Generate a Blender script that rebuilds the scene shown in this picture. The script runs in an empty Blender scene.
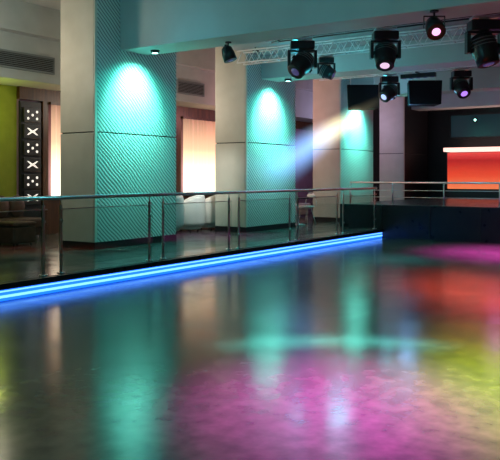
import bpy, bmesh, math, random
from mathutils import Vector, Matrix
random.seed(4)
S = bpy.context.scene
C = S.collection
S.view_settings.view_transform = 'Standard'
R = math.radians

# ---------------------------------------------------------------- materials
def pm(name, col, rough=.5, metal=0, emit=None, es=0, trans=0, ior=1.45, spec=.5):
    m = bpy.data.materials.new(name); m.use_nodes = True
    b = m.node_tree.nodes['Principled BSDF']
    b.inputs['Base Color'].default_value = (*col, 1)
    b.inputs['Roughness'].default_value = rough
    b.inputs['Metallic'].default_value = metal
    b.inputs['Transmission Weight'].default_value = trans
    b.inputs['IOR'].default_value = ior
    b.inputs['Specular IOR Level'].default_value = spec
    if emit:
        b.inputs['Emission Color'].default_value = (*emit, 1)
        b.inputs['Emission Strength'].default_value = es
    return m
def noise_col(m, c1, c2, scale=3, detail=6, rough=None, bump=0, coord='Object', stretch=(1,1,1)):
    nt = m.node_tree; n = nt.nodes; l = nt.links; b = n['Principled BSDF']
    tc = n.new('ShaderNodeTexCoord'); mp = n.new('ShaderNodeMapping'); mp.inputs['Scale'].default_value = stretch
    l.new(tc.outputs[coord], mp.inputs['Vector'])
    no = n.new('ShaderNodeTexNoise'); no.inputs['Scale'].default_value = scale; no.inputs['Detail'].default_value = detail
    l.new(mp.outputs[0], no.inputs['Vector'])
    cr = n.new('ShaderNodeValToRGB'); cr.color_ramp.elements[0].color = (*c1, 1); cr.color_ramp.elements[1].color = (*c2, 1)
    cr.color_ramp.elements[0].position = .3; cr.color_ramp.elements[1].position = .7
    l.new(no.outputs['Fac'], cr.inputs[0]); l.new(cr.outputs[0], b.inputs['Base Color'])
    if rough:
        mr = n.new('ShaderNodeMapRange'); mr.inputs['From Min'].default_value = .3; mr.inputs['From Max'].default_value = .7
        mr.inputs['To Min'].default_value = rough[0]; mr.inputs['To Max'].default_value = rough[1]
        l.new(no.outputs['Fac'], mr.inputs['Value']); l.new(mr.outputs[0], b.inputs['Roughness'])
    if bump:
        # broad trowel swirls change the polish; fine grain breaks the reflections
        n3 = n.new('ShaderNodeTexNoise'); n3.inputs['Scale'].default_value = 1.3; n3.inputs['Detail'].default_value = 9; n3.inputs['Distortion'].default_value = 1.2
        l.new(mp.outputs[0], n3.inputs['Vector'])
        mr = n.new('ShaderNodeMapRange'); mr.inputs['From Min'].default_value = .3; mr.inputs['From Max'].default_value = .7
        mr.inputs['To Min'].default_value = rough[0]; mr.inputs['To Max'].default_value = rough[1]
        l.new(n3.outputs['Fac'], mr.inputs['Value']); l.new(mr.outputs[0], b.inputs['Roughness'])
        n2 = n.new('ShaderNodeTexNoise'); n2.inputs['Scale'].default_value = 26; n2.inputs['Detail'].default_value = 6
        l.new(mp.outputs[0], n2.inputs['Vector'])
        bp = n.new('ShaderNodeBump'); bp.inputs['Strength'].default_value = bump; bp.inputs['Distance'].default_value = .004
        l.new(n2.outputs['Fac'], bp.inputs['Height']); l.new(bp.outputs[0], b.inputs['Normal'])
    return m
M = {}
M['floor'] = noise_col(pm('polished_concrete', (.12,.15,.12), .18, spec=.38), (.052,.072,.052), (.100,.122,.090), 7, 15, (.145,.225), .15)
M['platform'] = noise_col(pm('platform_stone', (.06,.06,.06), .2), (.05,.055,.055), (.09,.10,.09), 2.5, 6, (.12,.25))
M['black'] = pm('black_paint', (.012,.012,.015), .45)
M['stage'] = noise_col(pm('stage_black', (.010,.010,.013), .35, spec=.4), (.008,.008,.011), (.018,.016,.022), 3, 5, (.25,.4))
M['ceil'] = noise_col(pm('ceiling_paint', (.45,.47,.46), .8), (.36,.40,.40), (.42,.46,.46), 2, 3)
M['cream'] = noise_col(pm('cream_panel', (.6,.56,.48), .5), (.60,.56,.48), (.66,.62,.54), 3, 3)
M['beam'] = noise_col(pm('beam_paint', (.55,.58,.56), .7), (.50,.55,.55), (.55,.60,.60), 2, 3)
M['wood'] = noise_col(pm('dark_wood', (.08,.03,.015), .4), (.045,.018,.01), (.12,.05,.022), 4, 6, None, 0, 'Object', (6,6,.6))
M['olive'] = noise_col(pm('olive_wall', (.28,.30,.03), .8), (.22,.25,.02), (.27,.30,.03), 4, 4)
M['mauve'] = noise_col(pm('mauve_wall', (.3,.18,.26), .8), (.28,.17,.24), (.33,.2,.28), 4, 4)
M['steel'] = pm('brushed_steel', (.72,.73,.75), .32, 1)
M['alu'] = pm('truss_aluminium', (.85,.86,.88), .4, .1)
M['lblack'] = pm('fixture_black', (.015,.015,.018), .35)
M['matte'] = pm('speaker_black', (.010,.010,.012), .8, spec=.2)
M['white'] = pm('white_leather', (.82,.80,.76), .4)
M['brown'] = noise_col(pm('brown_leather', (.08,.045,.03), .45), (.06,.03,.02), (.1,.055,.04), 8, 4)
M['vent'] = pm('vent_grey', (.16,.19,.2), .5)
M['ventd'] = pm('vent_dark', (.01,.012,.014), .7)
M['joint'] = pm('joint_dark', (.12,.12,.12), .8)
M['tabletop'] = pm('table_top', (.05,.05,.06), .15)
M['led'] = pm('led_blue', (.02,.08,.6), .4, 0, (.010,.14,1), 2.0)
M['ledcore'] = pm('led_core', (.3,.5,1), .4, 0, (.16,.44,1), 2.3)
M['dot'] = pm('dot_white', (.9,.9,.9), .4, 0, (1,.93,.84), .85)
M['tile'] = pm('tile_dark', (.022,.022,.025), .4)
M['lens_v'] = pm('lens_violet', (.2,.05,.4), .1, 0, (.45,.22,.9), 1.2)
M['lens_p'] = pm('lens_pink', (.4,.1,.3), .1, 0, (1,.45,.8), 1.6)
M['lens_d'] = pm('lens_dark', (.05,.05,.12), .05, 0, (.12,.1,.3), .4)
M['lens_w'] = pm('lens_pale', (.5,.4,.5), .1, 0, (.9,.6,.85), 1.0)
M['lens_t'] = pm('lens_teal', (.3,.9,.8), .1, 0, (.4,1,.85), 6)
M['lens_b'] = pm('lens_blue', (.3,.5,.9), .1, 0, (.5,.6,1), 1.0)
M['lip'] = pm('bar_lip', (.9,.6,.5), .4, 0, (1,.56,.48), 1.6)
M['screen'] = pm('screen_glow', (.01,.02,.03), .2, 0, (.003,.022,.028), .6)
# glass
g = bpy.data.materials.new('rail_glass'); g.use_nodes = True; nt = g.node_tree; nt.nodes.clear()
o_ = nt.nodes.new('ShaderNodeOutputMaterial'); mx = nt.nodes.new('ShaderNodeMixShader'); tr = nt.nodes.new('ShaderNodeBsdfTransparent'); gl = nt.nodes.new('ShaderNodeBsdfGlossy')
tr.inputs[0].default_value = (.92,.95,.94,1); gl.inputs['Roughness'].default_value = .03; gl.inputs[0].default_value = (.8,.9,.9,1)
lw = nt.nodes.new('ShaderNodeLayerWeight'); lw.inputs['Blend'].default_value = .5
pw = nt.nodes.new('ShaderNodeMath'); pw.operation = 'POWER'; pw.inputs[1].default_value = 4
ad = nt.nodes.new('ShaderNodeMath'); ad.operation = 'ADD'; ad.inputs[1].default_value = .04; ad.use_clamp = True
nt.links.new(lw.outputs['Facing'], pw.inputs[0]); nt.links.new(pw.outputs[0], ad.inputs[0])
nt.links.new(ad.outputs[0], mx.inputs[0]); nt.links.new(tr.outputs[0], mx.inputs[1]); nt.links.new(gl.outputs[0], mx.inputs[2]); nt.links.new(mx.outputs[0], o_.inputs[0])
M['glass'] = g
# ribbed column panel
def ribbed():
    m = pm('ribbed_panel', (.6,.62,.58), .45); nt = m.node_tree; n = nt.nodes; l = nt.links; b = n['Principled BSDF']
    tc = n.new('ShaderNodeTexCoord'); mp = n.new('ShaderNodeMapping'); mp.inputs['Rotation'].default_value = (0, R(48), 0)
    l.new(tc.outputs['Object'], mp.inputs[0])
    w = n.new('ShaderNodeTexWave'); w.wave_type = 'BANDS'; w.bands_direction = 'X'
    w.inputs['Scale'].default_value = 5.2; w.inputs['Distortion'].default_value = 2.8; w.inputs['Detail'].default_value = 0; w.inputs['Detail Scale'].default_value = .45
    l.new(mp.outputs[0], w.inputs['Vector'])
    cr = n.new('ShaderNodeValToRGB'); cr.color_ramp.elements[0].color = (.20,.21,.20,1); cr.color_ramp.elements[1].color = (.64,.65,.61,1)
    cr.color_ramp.elements[0].position = .08; cr.color_ramp.elements[1].position = .5
    l.new(w.outputs['Color'], cr.inputs[0]); l.new(cr.outputs[0], b.inputs['Base Color'])
    bp = n.new('ShaderNodeBump'); bp.inputs['Strength'].default_value = .3; bp.inputs['Distance'].default_value = .02
    l.new(w.outputs['Color'], bp.inputs['Height']); l.new(bp.outputs[0], b.inputs['Normal'])
    return m
M['rib'] = ribbed()
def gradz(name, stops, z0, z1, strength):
    """glow painted into the emission: colour ramps with height, no lamps behind"""
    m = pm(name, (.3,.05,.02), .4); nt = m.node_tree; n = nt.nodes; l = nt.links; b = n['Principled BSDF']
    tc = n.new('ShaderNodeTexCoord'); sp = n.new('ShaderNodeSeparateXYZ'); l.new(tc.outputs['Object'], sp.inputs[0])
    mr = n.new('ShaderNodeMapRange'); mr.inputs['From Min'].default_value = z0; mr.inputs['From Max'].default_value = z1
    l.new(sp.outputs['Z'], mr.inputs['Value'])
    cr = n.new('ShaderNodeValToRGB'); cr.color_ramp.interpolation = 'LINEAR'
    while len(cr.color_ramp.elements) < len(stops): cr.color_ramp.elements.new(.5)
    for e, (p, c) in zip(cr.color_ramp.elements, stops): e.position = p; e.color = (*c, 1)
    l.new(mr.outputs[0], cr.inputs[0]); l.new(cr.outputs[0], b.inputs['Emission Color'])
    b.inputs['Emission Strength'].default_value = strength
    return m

# ---------------------------------------------------------------- mesh helpers
def absloc(o):
    v = Vector((0,0,0))
    while o: v += o.location; o = o.parent
    return v
class MB:
    def __init__(s): s.b = bmesh.new()
    def box(s, x0,x1,y0,y1,z0,z1, mat=None):
        vs = [s.b.verts.new((x,y,z)) for x in (x0,x1) for y in (y0,y1) for z in (z0,z1)]
        if mat is not None:
            for v in vs: v.co = mat @ v.co
        for f in ((0,1,3,2),(4,6,7,5),(0,4,5,1),(2,3,7,6),(0,2,6,4),(1,5,7,3)): s.b.faces.new([vs[i] for i in f])
        return s
    def cyl(s, p0, p1, r, r2=None, seg=14, caps=True):
        p0, p1 = Vector(p0), Vector(p1); r2 = r if r2 is None else r2
        q = (p1-p0).to_track_quat('Z','Y').to_matrix()
        a, b = [], []
        for i in range(seg):
            t = 2*math.pi*i/seg; d = Vector((math.cos(t), math.sin(t), 0))
            a.append(s.b.verts.new(p0 + q @ (d*r))); b.append(s.b.verts.new(p1 + q @ (d*r2)))
        for i in range(seg):
            j = (i+1)%seg; f = s.b.faces.new((a[i],a[j],b[j],b[i])); f.smooth = True
        if caps: s.b.faces.new(a[::-1]); s.b.faces.new(b)
        return s
    def lathe(s, prof, cx=0, cy=0, seg=28):
        rings = []
        for r, z in prof:
            rings.append([s.b.verts.new((cx+r*math.cos(2*math.pi*i/seg), cy+r*math.sin(2*math.pi*i/seg), z)) for i in range(seg)])
        for A, B in zip(rings, rings[1:]):
            for i in range(seg):
                j = (i+1)%seg; f = s.b.faces.new((A[i],A[j],B[j],B[i])); f.smooth = True
        s.b.faces.new(rings[0][::-1]); s.b.faces.new(rings[-1])
        return s
    def path(s, pts, r, seg=10):
        for p, q in zip(pts, pts[1:]): s.cyl(p, q, r, seg=seg)
        return s
    def ell(s, c, r, u=16, v=10):
        mt = Matrix.Translation(c) @ Matrix.Diagonal((*r,1))
        res = bmesh.ops.create_uvsphere(s.b, u_segments=u, v_segments=v, radius=1, matrix=mt)
        for vv in res['verts']:
            for f in vv.link_faces: f.smooth = True
        return s
    def build(s, name, mat, parent=None, bevel=0, kind=None):
        bmesh.ops.recalc_face_normals(s.b, faces=s.b.faces)
        me = bpy.data.meshes.new(name)
        if parent:
            off = absloc(parent)
            for v in s.b.verts: v.co -= off
        s.b.to_mesh(me); s.b.free()
        o = bpy.data.objects.new(name, me); C.objects.link(o); me.materials.append(mat)
        if parent: o.parent = parent
        if kind: o['kind'] = kind
        if bevel:
            bv = o.modifiers.new('bevel','BEVEL'); bv.width = bevel; bv.segments = 3; bv.limit_method = 'ANGLE'
        return o
def tag(o, label, cat, group=None):
    o['label'] = label; o['category'] = cat
    if group: o['group'] = group
    return o
def thing(name, loc, label, cat, group=None):
    o = bpy.data.objects.new(name, None); C.objects.link(o); o.location = loc; o.empty_display_size = .2
    return tag(o, label, cat, group)
def box(name, mat, *a, parent=None, kind=None, bevel=0):
    return MB().box(*a).build(name, mat, parent, bevel, kind)

PH = .22      # platform height
CZ = 4.35     # ceiling
NZ = 4.95     # raised ceiling
BZ = 3.82     # beam underside
# ---------------------------------------------------------------- setting
box('floor', M['floor'], -4,17.0,-5,7.40,-.1,0, kind='structure')
box('raised_platform', M['platform'], -4,26,7.46,13,-.1,PH, kind='structure', bevel=.01)
box('stage', M['stage'], 17.0,26,-5,7.46,-.1,.81, kind='structure', bevel=.015)
box('trim_1', M['stage'], 17.0,26,7.46,8.6,PH,.81, kind='structure')
me_c = MB().box(10.6,26.2,-5,9.47,CZ,NZ+.1).box(-4,26.2,9.47,13.2,NZ,NZ+.1).box(-4,10.6,-5,9.47,NZ,NZ+.1)
me_c.build('ceiling', M['ceil'], kind='structure')
box('wall_left', M['olive'], -4,10.38,13,13.2,-.1,NZ, kind='structure')
box('wall_back_left', M['mauve'], 10.38,26.2,13,13.2,-.1,NZ, kind='structure')
box('wall_end', M['black'], 26,26.2,-5,13,-.1,NZ, kind='structure')
MB().box(-4,26,12.0,13,3.45,CZ).box(-4,26,11.75,13,CZ,NZ).build('trim_2', M['ceil'], kind='structure')
box('trim_3', M['wood'], 10.38,26,12.9,13,3.18,3.45, kind='structure')
for i, (a0,a1) in enumerate(((11.02,11.17),(12.95,15.85),(17.75,20.6))):
    box('trim_%d' % (4+i), M['wood'], a0,a1,12.9,13,PH,3.18, kind='structure')
for i, (a0,a1) in enumerate(((11.17,12.95),(15.85,17.75))):
    box('trim_%d' % (7+i), M['wood'], a0,a1,12.9,13,PH,1.02, kind='structure')
for i, b in enumerate((6.2,5.0,3.8,2.6)):
    box('trim_%d' % (9+i), M['black'], 16.985,17.0,b,b+.05,.05,.76, kind='structure')
BX = [(9.87,10.6),(14.62,15.35),(19.37,20.1),(24.12,24.85)]
for a0,a1 in BX:
    box('ceiling_beam', M['beam'], a0,a1,-5,9.47,BZ,NZ if a0 < 10 else CZ, kind='structure', bevel=.01)
# ---------------------------------------------------------------- columns
CN = ['nearest broad column, cream side and diagonally ribbed front under teal light',
      'second column along the railing, teal ribbed front crossed by the hazy light beam',
      'third column, teal ribbed front with warm pink side behind the hanging speaker',
      'farthest column, pale lilac side face beside the dark bar area']
for k, a0 in enumerate((9.24, 13.99, 18.74, 23.45)):
    a1 = a0+2.25; b0, b1 = 9.47, 10.36
    t = thing('column', (a0+1.1, 9.9, PH), CN[k], 'column')
    MB().box(a0+.03,a1-.03,b0+.03,b1-.03,PH,NZ).build('core', M['joint'], t)
    MB().box(a0,a1,b0,b1,PH,PH+.12).build('plinth', M['black'], t)
    for z0,z1 in ((PH+.125,2.285),(2.305,NZ)):
        MB().box(a0+.07,a1-.01,b0,b0+.028,z0,z1).build('front_panel', M['rib'] if k<3 else M['black'], t, .006)
        MB().box(a0,a0+.028,b0+.035,b1-.01,z0,z1).build('side_panel', M['cream'], t, .006)
        MB().box(a1-.028,a1,b0+.035,b1-.01,z0,z1).build('side_panel', M['cream'], t, .006)
        MB().box(a0+.01,a1-.01,b1-.028,b1,z0,z1).build('back_panel', M['cream'], t, .006)
    MB().box(a0-.004,a0+.06,b0-.006,b0+.026,PH+.125,NZ).build('corner_trim', M['cream'], t, .005)
# ---------------------------------------------------------------- vents
def vent(a0, a1, label):
    t = thing('air_vent', ((a0+a1)/2, 11.97, 3.65), label, 'vent', 'wall air vents over the lounge')
    MB().box(a0+.03,a1-.03,11.985,11.998,3.68,3.95).build('backing', M['ventd'], t)
    f = MB(); f.box(a0,a1,11.95,11.998,3.64,3.68).box(a0,a1,11.95,11.998,3.95,3.99).box(a0,a0+.03,11.95,11.998,3.68,3.95).box(a1-.03,a1,11.95,11.998,3.68,3.95)
    f.build('frame', M['vent'], t)
    for i in range(7):
        z = 3.705+i*.037
        MB().box(a0+.03,a1-.03,11.955,11.983,z-.004,z+.008).build('slat', M['vent'], t)
vent(9.1,10.52,'grey slatted air vent on the soffit left of the nearest column')
vent(14.54,15.67,'grey slatted air vent on the soffit between the first and second columns')
# ---------------------------------------------------------------- glowing curtains
M['curtain'] = gradz('glowing_curtain', [(0,(1,.88,.66)),(.3,(.95,.76,.50)),(.6,(.48,.33,.20)),(1,(.15,.09,.06))], -.95, 1.1, 2.3)  # uplight falloff painted into the fabric's emission, brightest at the foot
def curtain(a0, a1, label):
    t = thing('glowing_curtain', ((a0+a1)/2, 12.9, 1.02+1.0), label, 'curtain', 'glowing curtains in the lounge wall')
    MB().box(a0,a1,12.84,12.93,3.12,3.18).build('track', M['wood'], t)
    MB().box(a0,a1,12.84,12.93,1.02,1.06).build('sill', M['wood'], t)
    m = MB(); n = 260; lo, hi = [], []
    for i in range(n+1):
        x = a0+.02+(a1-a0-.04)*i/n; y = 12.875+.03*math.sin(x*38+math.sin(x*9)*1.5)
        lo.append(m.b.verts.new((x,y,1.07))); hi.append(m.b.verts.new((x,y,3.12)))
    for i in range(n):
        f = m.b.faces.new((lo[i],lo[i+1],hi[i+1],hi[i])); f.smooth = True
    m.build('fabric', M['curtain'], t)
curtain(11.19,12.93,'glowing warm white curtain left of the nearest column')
curtain(15.87,17.73,'glowing warm white curtain between the first and second columns')
# ---------------------------------------------------------------- dotted light panel
t = thing('dotted_light_panel', (10.72,12.95,PH), 'tall black wall panel of tiles with glowing white dots and crosses beside the olive wall', 'light panel')
MB().box(10.42,11.0,12.93,12.99,PH,3.15).build('board', M['black'], t, .01)
for i in range(6):
    z = 1.05+i*.36
    s = MB().box(10.48,10.94,12.88,12.93,z-.155,z+.155).build('tile', M['tile'], t, .012)
    if i%2:
        for (p,q) in [(-1,-1),(1,-1),(-1,1),(1,1),(0,0)]:
            cx, cz = 10.71+p*.12, z+q*.075
            MB().cyl((cx,12.88,cz),(cx,12.873,cz),.028,seg=18).build('dot', M['dot'], s)
    else:
        m = MB()
        P = [(-.15,.075),(-.11,.075),(0,.016),(.11,.075),(.15,.075),(.05,0),(.15,-.075),(.11,-.075),(0,-.016),(-.11,-.075),(-.15,-.075),(-.05,0)]
        fr = [m.b.verts.new((10.71+x,12.873,z+y)) for x,y in P]; bk = [m.b.verts.new((10.71+x,12.88,z+y)) for x,y in P]
        m.b.faces.new(fr); m.b.faces.new(bk[::-1])
        for k in range(12):
            j = (k+1)%12; m.b.faces.new((fr[k],bk[k],bk[j],fr[j]))
        m.build('cross', M['dot'], s)
# ---------------------------------------------------------------- LED strip
t = thing('led_strip', (6,7.43,0), 'glowing blue light strip along the foot of the platform edge', 'light strip')
MB().box(-4,16.98,7.43,7.455,.0,.13).build('diffuser', M['led'], t)
MB().box(-4,16.98,7.420,7.43,.038,.068).build('tube', M['ledcore'], t)
MB().box(-4,16.98,7.420,7.43,.108,.124).build('tube', M['ledcore'], t)
MB().box(-4,16.98,7.39,7.455,.140,.215).build('nosing', M['stage'], t, .008)
# ---------------------------------------------------------------- main railing
RB = 7.56
t = thing('glass_railing', (6,RB,PH), 'long steel and glass railing along the platform edge above the blue strip', 'railing')
MB().cyl((2.0,RB,1.225),(16.92,RB,1.225),.026,seg=16).ell((16.92,RB,1.225),(.03,.03,.03)).build('handrail', M['steel'], t)
pairs = [(4.33,4.62),(6.46,6.76),(8.52,8.84),(10.62,10.93),(12.72,13.02),(14.80,15.10)]
posts = [p for q in pairs for p in q]+[16.82]
for p in posts:
    po = MB().box(p-.022,p+.022,RB-.008,RB+.008,PH+.012,1.13).box(p-.006,p+.006,RB-.006,RB+.006,1.13,1.2).build('post', M['steel'], t, .003)
    MB().cyl((p,RB,PH),(p,RB,PH+.012),.055,seg=20).build('base_plate', M['steel'], po)
    for z in (.46,.92):
        MB().cyl((p,RB-.03,z),(p,RB-.008,z),.018).build('glass_clamp', M['steel'], po)
edges = [(2.2,4.33)]+[(pairs[i][1],pairs[i+1][0]) for i in range(5)]+[(15.10,16.82)]
for a0,a1 in edges:
    gp = MB().box(a0-.03,a1+.03,RB-.046,RB-.034,PH+.08,1.07).build('glass_panel', M['glass'], t)
    MB().box(a0-.03,a1+.03,RB-.048,RB-.032,1.07,1.082).build('edge_strip', M['steel'], gp)
# ---------------------------------------------------------------- stage railing
RA = 17.1
t = thing('stage_railing', (RA,4,.81), 'low steel tube railing on top of the black stage edge', 'railing')
MB().cyl((RA,-4,1.36),(RA,8.35,1.36),.022,seg=14).cyl((RA,8.35,1.36),(RA,8.35,.81),.022).build('handrail', M['steel'], t)
for z in (1.0,1.17):
    MB().cyl((RA,-4,z),(RA,8.35,z),.008,seg=8).build('mid_rail', M['steel'], t)
for b in (7.2,5.9,4.6,3.3,2,.7,-.6):
    po = MB().cyl((RA,b,.82),(RA,b,1.35),.018).build('post', M['steel'], t)
    MB().cyl((RA,b,.81),(RA,b,.822),.045,seg=18).build('base_plate', M['steel'], po)
# ---------------------------------------------------------------- bar
M['barred'] = gradz('bar_red_glow', [(0,(1,.24,.09)),(.35,(.92,.075,.028)),(.8,(.48,.004,.010)),(1,(.80,.05,.05))], .3, 1.48, .85)
t = thing('glowing_bar', (24.9,6,.81), 'red glowing bar front with bright pale lip behind the stage railing', 'bar')
MB().box(24.62,25.6,2.5,8.40,.81,2.34).build('body', M['black'], t)
MB().box(24.58,24.62,2.55,8.36,1.10,2.32).build('red_panel', M['barred'], t)
MB().box(24.45,25.7,2.4,8.46,2.36,2.49).build('lip', M['lip'], t, .01)
t = thing('wall_screen', (25.9,6.1,2.9), 'dim teal screen on the end wall above the red bar', 'screen')
MB().box(25.9,25.98,3.3,8.75,2.85,3.75).build('frame', M['black'], t, .01)
MB().box(25.885,25.9,3.38,8.67,2.92,3.68).build('display', M['screen'], t)

# ---------------------------------------------------------------- trusses
def truss(a, z0, z1, b0, b1, label):
    t = thing('lighting_truss', (a,(b0+b1)/2,z0), label, 'truss', 'ceiling trusses')
    w = .13
    for s in (-w,w):
        for z in (z0,z1):
            MB().cyl((a+s,b0,z),(a+s,b1,z),.016,seg=10).build('chord', M['alu'], t)
    m = MB(); n = int((b1-b0)/.32); st = (b1-b0)/n
    for i in range(n):
        y = b0+i*st
        for s in (-w,w):
            m.cyl((a+s,y,z0),(a+s,y+st/2,z1),.010,seg=8).cyl((a+s,y+st/2,z1),(a+s,y+st,z0),.010,seg=8)
        m.cyl((a-w,y,z0),(a+w,y,z0),.009,seg=8)
    m.build('lattice', M['alu'], t)
    for y in (b0+.4,(b0+b1)/2,b1-.4):
        MB().cyl((a,y,z1),(a,y,CZ),.012,seg=8).box(a-w,a+w,y-.02,y+.02,z1-.012,z1+.012).build('hanger', M['lblack'], t)
truss(13.5,4.02,4.28,-1,9.3,'silver lattice truss midway between the first two ceiling beams')
truss(16.5,3.97,4.20,-1,9.0,'silver lattice truss behind the second ceiling beam')
t = thing('lighting_pipe', (12.0,3.5,4.1), 'slim black pipe carrying the near row of stage lights', 'pipe')
for s in (-.1,.1): MB().cyl((12.0+s,-1,4.11),(12.0+s,7.6,4.11),.016,seg=12).build('tube', M['lblack'], t)
for y in (-.8,1.8,4.2,7.4): MB().box(11.89,12.11,y-.015,y+.015,4.10,4.12).cyl((12,y,4.11),(12,y,CZ),.01,seg=8).build('hanger', M['lblack'], t)

# ---------------------------------------------------------------- moving heads
def head_proto(loc, label, tilt, roll, lens, rz, s=1.12):
    t = thing('moving_head_light', (0,0,0), label, 'stage light', 'moving head stage lights')
    MB().box(-.15,.15,-.11,.11,-.025,.0).cyl((-.06,0,-.03),(.06,0,-.03),.014).box(-.03,.03,-.02,.02,-.05,-.02).build('clamp', M['steel'], t)
    MB().box(-.18,.18,-.12,.12,-.17,-.05).build('base', M['lblack'], t, .015)
    MB().cyl((0,0,-.17),(0,0,-.18),.06).box(-.22,.22,-.06,.06,-.21,-.18).box(-.22,-.175,-.06,.06,-.44,-.21).box(.175,.22,-.06,.06,-.44,-.21).build('yoke', M['lblack'], t, .01)
    h = MB().lathe([(.07,.18),(.13,.15),(.155,.05),(.16,-.05),(.14,-.12),(.13,-.19),(.105,-.19)]).cyl((-.18,0,0),(.18,0,0),.03).build('head', M['lblack'], t)
    for z in (.02,.06,.10): MB().lathe([(.157,z-.006),(.163,z),(.157,z+.006)]).build('cooling_fin', M['vent'], h)
    MB().lathe([(.128,-.185),(.134,-.20),(.118,-.21),(.075,-.205)]).build('bezel', M['lblack'], h)
    MB().lathe([(.072,-.19),(.068,-.207),(.04,-.216),(.004,-.219)]).build('lens', lens, h)
    h.location = (0,0,-.38); h.rotation_euler = (R(tilt),R(roll),0)
    t.location = loc; t.rotation_euler = (0,0,rz); t.scale = (s,s,s)
    return t
RZ = R(-56.2)
def bf(x): r = (x-250)/736; return (.556-.831*r)/(.831+.556*r)
def at(x, a, z): return (a, bf(x)*a, z)
T1, T2 = 4.092, 3.952
head_proto(at(302,12.0,T1),'black moving head light at the left end of the near row, tilted left',-30,40,M['lens_d'],RZ,1.25)
head_proto(at(326,13.5,4.0),'small black moving head on the middle truss, just right of the tilted one',-15,-60,M['lens_d'],RZ,.85)
head_proto(at(385,12.0,T1),'black moving head with pale pink lens, middle of the near row',-30,8,M['lens_w'],RZ,1.2)
head_proto(at(484,12.0,T1),'large black moving head in the near row closest to the photo right edge',-10,-12,M['lens_d'],RZ,1.35)
head_proto(at(389,16.5,T2),'small black moving head on the far truss throwing the pale hazy beam',-30,50,M['lens_b'],RZ)
head_proto(at(461,16.5,T2),'small black moving head with violet lens on the far truss at right',-45,-8,M['lens_v'],RZ)
def par(loc, label, lens, s=1, tilt=-65, rz=RZ):
    t = thing('par_can_light', (0,0,0), label, 'spotlight')
    MB().cyl((0,0,0),(0,0,-.02),.05).cyl((0,0,-.02),(0,0,-.06),.012).box(-.12,.12,-.012,.012,-.072,-.06).box(-.12,-.112,-.012,.012,-.2,-.06).box(.112,.12,-.012,.012,-.2,-.06).build('bracket', M['lblack'], t)
    h = MB().lathe([(.04,.12),(.08,.09),(.10,.0),(.105,-.12),(.09,-.12)]).build('housing', M['lblack'], t)
    MB().lathe([(.055,-.11),(.045,-.124),(.004,-.128)]).build('lens', lens, h)
    h.location = (0,0,-.18); h.rotation_euler = (R(tilt),0,0)
    t.location = loc; t.rotation_euler = (0,0,rz); t.scale = (s,s,s)
    return t
par(at(434,9.95,BZ),'spotlight with glowing pink lens under the nearest beam, upper right',M['lens_p'],1.25,-50)
par(at(228,10.3,BZ),'small black spotlight with unlit lens under the nearest beam',M['lens_d'],1.1,-20,RZ+1.2)
DL = []
for i,(a,lab) in enumerate(((10.24,'small round downlight under the beam at the nearest column'),(14.99,'small round downlight under the beam at the second column'),(19.74,'small round downlight under the beam at the third column'))):
    t = thing('downlight', (a,8.95,BZ), lab, 'downlight')
    MB().cyl((a,8.95,BZ),(a,8.95,BZ-.05),.085,.075,seg=22).build('housing', M['lblack'], t)
    MB().cyl((a,8.95,BZ-.05),(a,8.95,BZ-.055),.055,seg=20).build('lens', M['lens_t'], t)
    DL.append(a)
t = thing('light_bar', at(418,16.5,3.9), 'short black bar of small lamps on the far truss between two moving heads', 'light bar')
p = Vector(t.location)
MB().box(p.x-.06,p.x+.06,p.y-.42,p.y+.42,p.z-.08,p.z+.02).box(p.x-.15,p.x+.15,p.y-.02,p.y+.02,p.z+.02,3.952).build('housing', M['lblack'], t, .01)
for i in range(5):
    y = p.y-.34+i*.17
    MB().cyl((p.x,y,p.z-.08),(p.x,y,p.z-.085),.05,seg=14).build('lamp', M['lens_d'], t)
def speaker(loc, label, w1=.42):
    t = thing('hanging_speaker', loc, label, 'speaker', 'speakers hung above the stage')
    m = MB(); w2,d,h = w1*.85,.62,.60
    vs = [m.b.verts.new(loc_) for loc_ in ((-w1,-d/2,0),(w1,-d/2,0),(w2,d/2,0),(-w2,d/2,0),(-w1*.94,-d/2,-h),(w1*.94,-d/2,-h),(w2*.94,d/2,-h),(-w2*.94,d/2,-h))]
    for f in ((0,1,2,3),(7,6,5,4),(0,4,5,1),(1,5,6,2),(2,6,7,3),(3,7,4,0)): m.b.faces.new([vs[i] for i in f])
    L = Vector(loc)
    for v in m.b.verts: v.co += L
    m.build('cabinet', M['matte'], t, .015)
    MB().box(L.x-w1*.85,L.x+w1*.85,L.y-d/2-.015,L.y-d/2-.002,L.z-h+.05,L.z-.05).build('grille', M['matte'], t, .004)
    for s in (-.3,.3): MB().cyl((L.x+s,L.y,L.z),(L.x+s,L.y,CZ),.012).build('hanger', M['steel'], t)
    t.rotation_euler = (0,0,RZ-.05)
    return t
speaker(at(362,17.5,3.86),'black trapezoid speaker hanging in front of the third column')
speaker(at(423,18.0,3.92),'black trapezoid speaker hanging right of the third column above the stage')
q = Vector(at(475,25.85,0)); Zq = .831*q.x+.556*q.y; q.z = 1.5+(177-120)/736*Zq
t = thing('wall_lamp', q, 'tiny teal glowing lamp on the dark end wall above the bar', 'lamp')
MB().box(q.x-.02,q.x+.03,q.y-.05,q.y+.05,q.z-.10,q.z+.10).build('bracket', M['black'], t, .006)
MB().cyl((q.x-.02,q.y,q.z),(q.x-.06,q.y,q.z),.04,.03).build('bulb', M['lens_t'], t)

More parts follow.
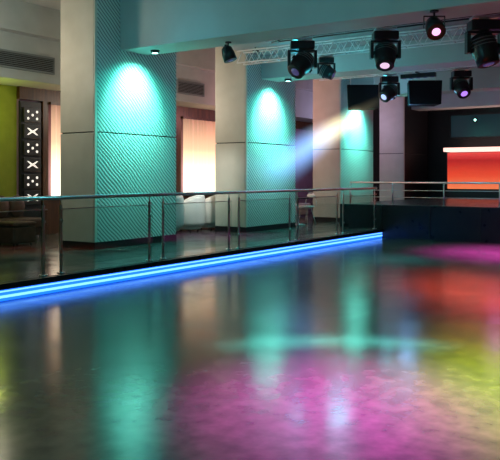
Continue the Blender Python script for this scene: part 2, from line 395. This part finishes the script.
# ---------------------------------------------------------------- lounge furniture
def sofa(a0, b0, L, n, mat, label):
    t = thing('tufted_sofa', (a0+L/2,b0+.4,PH), label, 'sofa')
    MB().box(a0+.05,a0+L-.05,b0+.08,b0+.78,PH+.08,PH+.24).build('base', mat, t, .02)
    w = L/n
    for i in range(n):
        MB().box(a0+i*w+.01,a0+(i+1)*w-.01,b0,b0+.62,PH+.24,PH+.44).build('seat_cushion', mat, t, .05)
    m = MB()
    m.box(a0,a0+L,b0+.68,b0+.82,PH+.24,PH+.80)
    nn = int(L/.36)
    for i in range(nn):
        m.ell((a0+L*(i+.5)/nn, b0+.66, PH+.66),(L/nn*.52,.10,.24),14,10)
    m.build('backrest', mat, t)
    for x in (a0+.1,a0+L-.1):
        for y in (b0+.12,b0+.72): MB().cyl((x,y,PH),(x,y,PH+.08),.025).build('leg', M['steel'], t)
    return t
sofa(18.0,11.6,2.9,4,M['white'],'white tufted sofa between the second and third columns')
sofa(7.6,12.0,2.7,3,M['brown'],'dark brown tufted sofa against the olive wall at far left')
def barrel(loc, rz, label):
    """armchair with a rounded padded back; faces local +y"""
    t = thing('barrel_armchair', (0,0,0), label, 'armchair', 'white rounded armchairs between the first and second columns')
    MB().lathe([(.26,.05),(.30,.09),(.31,.30),(.28,.32)]).build('base', M['white'], t)
    MB().lathe([(.25,.32),(.29,.34),(.30,.39),(.27,.43),(.1,.445),(.01,.447)]).build('seat_cushion', M['white'], t)
    m = MB(); n = 20; K = 10; rings = []
    for i in range(n+1):
        th = R(170+200*i/n); u = math.sin(math.pi*i/n); top = .60+.28*max(u,0)**.7
        if i in (0,n): top = .56
        ring = []
        for k in range(K):
            ph = 2*math.pi*k/K; cr_ = .335+.055*math.cos(ph)
            zc, hz = (top+.12)/2, (top-.12)/2
            sg = math.sin(ph); z = zc+hz*(abs(sg)**.6)*(1 if sg>=0 else -1)
            ring.append(m.b.verts.new((cr_*math.cos(th), cr_*math.sin(th), z)))
        rings.append(ring)
    for A, B in zip(rings, rings[1:]):
        for k in range(K):
            j = (k+1)%K; m.b.faces.new((A[k],A[j],B[j],B[k])).smooth = True
    m.b.faces.new(rings[0][::-1]); m.b.faces.new(rings[-1])
    m.build('backrest', M['white'], t)
    for k in range(4):
        th = R(45+90*k); MB().cyl((.2*math.cos(th),.2*math.sin(th),0),(.2*math.cos(th),.2*math.sin(th),.055),.022).build('foot', M['lblack'], t)
    t.location = loc; t.rotation_euler = (0,0,rz)
barrel((12.90,10.90,PH),0,'white rounded armchair half hidden behind the nearest column edge')
barrel((13.70,10.90,PH),0,'white rounded armchair, second in the row from the nearest column')
barrel((14.50,10.90,PH),0,'white rounded armchair, third in the row, closer to the second column')
barrel((15.30,10.95,PH),0,'white rounded armchair right beside the second column, last of its row')
def pouf(loc, mat, label):
    x,y,z = loc
    t = thing('pouf', loc, label, 'pouf', 'low poufs on the platform')
    MB().box(x-.26,x+.26,y-.26,y+.26,z+.05,z+.36).build('body', mat, t, .03)
    MB().box(x-.27,x+.27,y-.27,y+.27,z+.36,z+.45).build('cushion', mat, t, .035)
    for sx in (-.2,.2):
        for sy in (-.2,.2): MB().cyl((x+sx,y+sy,z),(x+sx,y+sy,z+.05),.02).build('foot', M['lblack'], t)
pouf((8.1,11.2,PH),M['brown'],'dark brown square pouf in front of the brown sofa, nearer the photo left edge')
pouf((9.0,11.3,PH),M['brown'],'dark brown square pouf nearer the side of the nearest column')
def table(loc, label):
    x,y,z = loc
    t = thing('round_table', loc, label, 'table')
    MB().lathe([(.22,z),(.22,z+.012),(.05,z+.03),(.028,z+.05)],x,y).build('base', M['steel'], t)
    MB().cyl((x,y,z+.05),(x,y,z+.70),.025).build('stem', M['steel'], t)
    MB().lathe([(.29,z+.70),(.30,z+.71),(.30,z+.725),(.29,z+.735)],x,y).build('tabletop', M['tabletop'], t)
table((17.1,9.9,PH),'small round pedestal table between the second and third columns')
def chair(loc, rz, label):
    """slim chair: padded seat, bent tube back hoop with a narrow pad, thin splayed legs"""
    t = thing('tube_chair', (0,0,0), label, 'chair', 'thin legged chairs by the round table')
    MB().lathe([(.16,.43),(.21,.44),(.22,.465),(.20,.49),(.05,.495)]).build('seat', M['white'], t)
    hoop = [(.20*math.cos(R(x)), -.19, .45+.40*math.sin(R(x))) for x in range(180,-1,-15)]
    MB().path(hoop,.012).build('back_hoop', M['steel'], t)
    MB().ell((0,-.19,.76),(.15,.02,.06),14,8).build('back_pad', M['white'], t)
    for k in range(4):
        th = R(45+90*k)
        MB().path([(.12*math.cos(th),.12*math.sin(th),.43),(.19*math.cos(th),.19*math.sin(th),.2),(.25*math.cos(th),.25*math.sin(th),.0)],.011).build('leg', M['steel'], t)
    t.location = loc; t.rotation_euler = (0,0,rz)
chair((16.5,10.1,PH),R(-70),'thin legged chair left of the round table between second and third columns')
chair((17.75,10.0,PH),R(80),'thin legged chair right of the round table between second and third columns')

# ---------------------------------------------------------------- hazy beam (self-glowing volume cone standing in for lit haze)
def mk(nt):
    N = nt.nodes.new; K = nt.links.new
    def mth(op, a, b=None, clamp=False):
        n = N('ShaderNodeMath'); n.operation = op; n.use_clamp = clamp
        for i, v in enumerate((a,b)):
            if v is None: continue
            if isinstance(v,(int,float)): n.inputs[i].default_value = v
            else: K(v, n.inputs[i])
        return n.outputs[0]
    return N, K, mth
def haze(src, tgt, R0, R1, start, ramp, c0, c1, strength, label):
    L = (tgt-src).length
    mb = MB(); mb.cyl((0,0,start),(0,0,L),R0,R1,seg=40)
    cone = mb.build('haze_beam', M['led'])
    cone.location = src; cone.rotation_euler = (tgt-src).to_track_quat('Z','Y').to_euler()
    tag(cone, label, 'light beam'); cone['kind'] = 'stuff'
    vm = bpy.data.materials.new('haze_glow'); vm.use_nodes = True; nt = vm.node_tree; nt.nodes.clear()
    N, K, mth = mk(nt)
    out = N('ShaderNodeOutputMaterial'); em = N('ShaderNodeEmission')
    tc = N('ShaderNodeTexCoord'); sp = N('ShaderNodeSeparateXYZ'); K(tc.outputs['Object'], sp.inputs[0])
    zz = mth('DIVIDE', sp.outputs['Z'], L)
    rr = mth('SQRT', mth('ADD', mth('MULTIPLY',sp.outputs['X'],sp.outputs['X']), mth('MULTIPLY',sp.outputs['Y'],sp.outputs['Y'])))
    rad = mth('ADD', R0, mth('MULTIPLY', zz, R1-R0))
    soft = mth('POWER', mth('SUBTRACT', 1, mth('DIVIDE', rr, rad), True), 1.6)
    cr = N('ShaderNodeValToRGB'); K(zz, cr.inputs[0]); e = cr.color_ramp.elements
    while len(e) < len(ramp): e.new(.5)
    for el,(p_,v_) in zip(e, ramp): el.position = p_; el.color = (v_,v_,v_,1)
    cc = N('ShaderNodeValToRGB'); K(zz, cc.inputs[0]); cc.color_ramp.elements[0].position = .42; cc.color_ramp.elements[0].color = (*c0,1)
    cc.color_ramp.elements[1].position = .62; cc.color_ramp.elements[1].color = (*c1,1)
    K(cc.outputs[0], em.inputs[0])
    K(mth('MULTIPLY', mth('MULTIPLY', soft, cr.outputs[0]), strength), em.inputs[1]); K(em.outputs[0], out.inputs['Volume'])
    cone.data.materials.clear(); cone.data.materials.append(vm)
haze(Vector(at(389,16.5,3.5)), Vector((13.2,8.68,1.40)), .13, .70, .28, ((0,.0),(.22,.06),(.40,.9),(.70,.62),(.98,0),(1,0)), (1,.92,.55), (.24,.50,1), 5.0,
     'pale blue glowing cone standing for a light beam through haze, slanting toward the second column')

# ---------------------------------------------------------------- lights
def lamp(kind, loc, col, e, tgt=None, size=60, blend=.5, rad=.05, scale=None):
    d = bpy.data.lights.new('lamp', kind); d.color = col; d.energy = e
    o = bpy.data.objects.new('lamp', d); C.objects.link(o); o.location = loc
    if kind == 'SPOT': d.spot_size = R(size); d.spot_blend = blend
    if kind == 'AREA': d.size = size
    else: d.shadow_soft_size = rad
    if tgt is not None: o.rotation_euler = (Vector(tgt)-Vector(loc)).to_track_quat('-Z','Y').to_euler()
    if scale: o.scale = scale
    return o
TEAL = (.012,.62,.50)
for a in DL:
    lamp('SPOT',(a,8.95,BZ-.08),TEAL,200,(a,9.40,1.9),140,1,.05)
    lamp('SPOT',(a,8.80,BZ-.08),(.20,.98,.80),620,(a,9.47,2.95),84,1,.08)
    lamp('SPOT',(a,8.2,BZ-.08),(.02,.50,.44),140,(a,9.47,2.3),100,1,.1)  # extra wash added away from the fitting to widen the column light
    lamp('POINT',(a-1.4,7.9,BZ-.1),(.04,.46,.60),18,rad=.1)  # unseen fill lamp added beside each downlight
def fpt(x,y):
    Z = 736*1.5/(y-177); X = (x-250)/736*Z
    return .831*Z+.556*X, .556*Z-.831*X
FW, RT = (.831,.556), (.556,-.831)
def gobo(x, y, col, e, ru, rf, h=3.9, noise=0, rot=0, k=2):
    """floor pool from a ceiling spot with a soft-edged gobo; ru, rf = half widths (m) across / along"""
    a, b = fpt(x,y)
    o = lamp('SPOT',(a,b,h),col,e,None,min(150,2*math.degrees(math.atan(max(ru,rf)/h))+6),.1,.12)
    o.data.specular_factor = .1
    d = o.data; d.use_nodes = True; nt = d.node_tree; N, K, mth = mk(nt)
    em = [n for n in nt.nodes if n.type == 'EMISSION'][0]
    tc = N('ShaderNodeTexCoord'); sp = N('ShaderNodeSeparateXYZ'); K(tc.outputs['Normal'], sp.inputs[0])
    az = mth('ABSOLUTE', sp.outputs['Z'])
    px = mth('MULTIPLY', mth('DIVIDE', sp.outputs['X'], az), h); py = mth('MULTIPLY', mth('DIVIDE', sp.outputs['Y'], az), h)
    cR, sR = math.cos(rot), math.sin(rot)
    F = (FW[0]*cR-FW[1]*sR, FW[0]*sR+FW[1]*cR); Q = (F[1], -F[0])
    u = mth('DIVIDE', mth('ADD', mth('MULTIPLY',px,Q[0]), mth('MULTIPLY',py,Q[1])), ru)
    v = mth('DIVIDE', mth('ADD', mth('MULTIPLY',px,F[0]), mth('MULTIPLY',py,F[1])), rf)
    r2 = mth('ADD', mth('MULTIPLY',u,u), mth('MULTIPLY',v,v))
    s = mth('POWER', mth('SUBTRACT', 1, r2, True), k)
    if noise:
        cx = N('ShaderNodeCombineXYZ'); K(mth('MULTIPLY',u,.8), cx.inputs[0]); K(mth('MULTIPLY',v,.9), cx.inputs[1])
        no = N('ShaderNodeTexNoise'); no.inputs['Scale'].default_value = 3.2; no.inputs['Detail'].default_value = 5; K(cx.outputs[0], no.inputs['Vector'])
        s = mth('MULTIPLY', s, mth('MAXIMUM', mth('ADD', 1-noise*1.5, mth('MULTIPLY', no.outputs['Fac'], noise*3)), 0))
    K(s, em.inputs['Strength'])
    return o
gobo(348,402,(.85,.07,.64),6600,1.45,1.9,noise=.12,k=2.0)
gobo(538,398,(.58,.70,.02),6300,1.4,2.2,noise=.2,k=2.2)
gobo(505,348,(.85,.42,.02),2200,1.1,1.9,noise=.3,k=2.2)
gobo(508,254,(1,.07,.65),5600,2.3,2.8,h=3.6,noise=.3,k=2.2)
gobo(492,296,(1,.05,.02),5200,1.6,4.2,noise=.6,k=2.2)  # added red spot standing in for the bar's reflection on the floor
gobo(395,260,(.05,.45,.6),900,1.2,1.6,h=3.6,k=1.8)
# cyan arc: spot with an arc-shaped gobo
ca, cb = fpt(362,400)
o = lamp('SPOT',(ca,cb,3.9),(.14,.60,.68),6500,None,75,.1,.06); o.data.specular_factor = .1
d = o.data; d.use_nodes = True; nt = d.node_tree; N, K, mth = mk(nt)
em = [n for n in nt.nodes if n.type == 'EMISSION'][0]
tc = N('ShaderNodeTexCoord'); sp = N('ShaderNodeSeparateXYZ'); K(tc.outputs['Normal'], sp.inputs[0])
az = mth('ABSOLUTE', sp.outputs['Z'])
px = mth('DIVIDE', sp.outputs['X'], az); py = mth('DIVIDE', sp.outputs['Y'], az)
rr = mth('SQRT', mth('ADD', mth('MULTIPLY',px,px), mth('MULTIPLY',py,py)))
band = mth('SUBTRACT', 1, mth('DIVIDE', mth('ABSOLUTE', mth('SUBTRACT', rr, .462)), .095), True)
dt = mth('ADD', mth('MULTIPLY',px,.831), mth('MULTIPLY',py,.556))
dot = mth('ABSOLUTE', mth('DIVIDE', dt, rr))
side = mth('GREATER_THAN', dt, 0)
msk = mth('MULTIPLY', mth('MULTIPLY', mth('SUBTRACT', dot, .80), 5, True), side)
K(mth('MULTIPLY', band, msk), em.inputs['Strength'])
lamp('POINT',(4,-2,4.0),(.20,.8,.5),34,rad=.3)
lamp('POINT',(1.5,5.5,4.0),(.36,.85,.62),50,rad=.3)
lamp('POINT',(6.5,5.0,3.3),(.08,.56,.68),88,rad=.2)  # unseen teal fill added to brighten the nearest beam
lamp('POINT',(12.8,6.5,3.1),(.04,.50,.58),40,rad=.2)  # unseen teal fill added between the first two beams
lamp('POINT',(17.6,7.0,3.2),(.18,.42,.85),30,rad=.2)  # unseen blue fill added between the second and third beams
lamp('POINT',(21.8,6.0,3.4),(.6,.2,.65),14,rad=.2)
lamp('POINT',(7.8,10.6,3.6),(1,.88,.68),60,rad=.2)
lamp('POINT',(12.9,11.2,3.2),(1,.85,.7),55,rad=.2)
lamp('SPOT',(12.6,8.4,3.6),(.9,.95,.9),420,(14.0,10.9,.7),34,1,.1)  # unseen spot added to brighten the white armchairs
lamp('POINT',(17.2,11.3,3.2),(1,.42,.42),60,rad=.2)  # unseen pink lamp added to tint the third column's side
lamp('POINT',(22.0,10.8,3.3),(.75,.6,1),45,rad=.2)
lamp('POINT',(9.4,12.4,2.8),(.8,.95,.15),14,rad=.1)  # unseen yellow-green lamp added to brighten the olive wall
lamp('AREA',(12.0,12.6,1.15),(1,.6,.3),14,(12.0,12.86,2.5),.4)
lamp('AREA',(16.8,12.6,1.15),(1,.6,.3),14,(16.8,12.86,2.5),.4)

w = bpy.data.worlds.new('world'); S.world = w; w.use_nodes = True
w.node_tree.nodes['Background'].inputs[0].default_value = (.18,.5,.34,1)
w.node_tree.nodes['Background'].inputs[1].default_value = .035
# ---------------------------------------------------------------- camera
cd = bpy.data.cameras.new('camera'); cam = bpy.data.objects.new('camera', cd); C.objects.link(cam)
cam.location = (0,0,1.5); cam.rotation_euler = (R(90),0,R(-56.2))
cd.sensor_fit = 'HORIZONTAL'; cd.sensor_width = 36; cd.lens = 53.0; cd.shift_y = -.106; cd.clip_start = .05
S.camera = cam
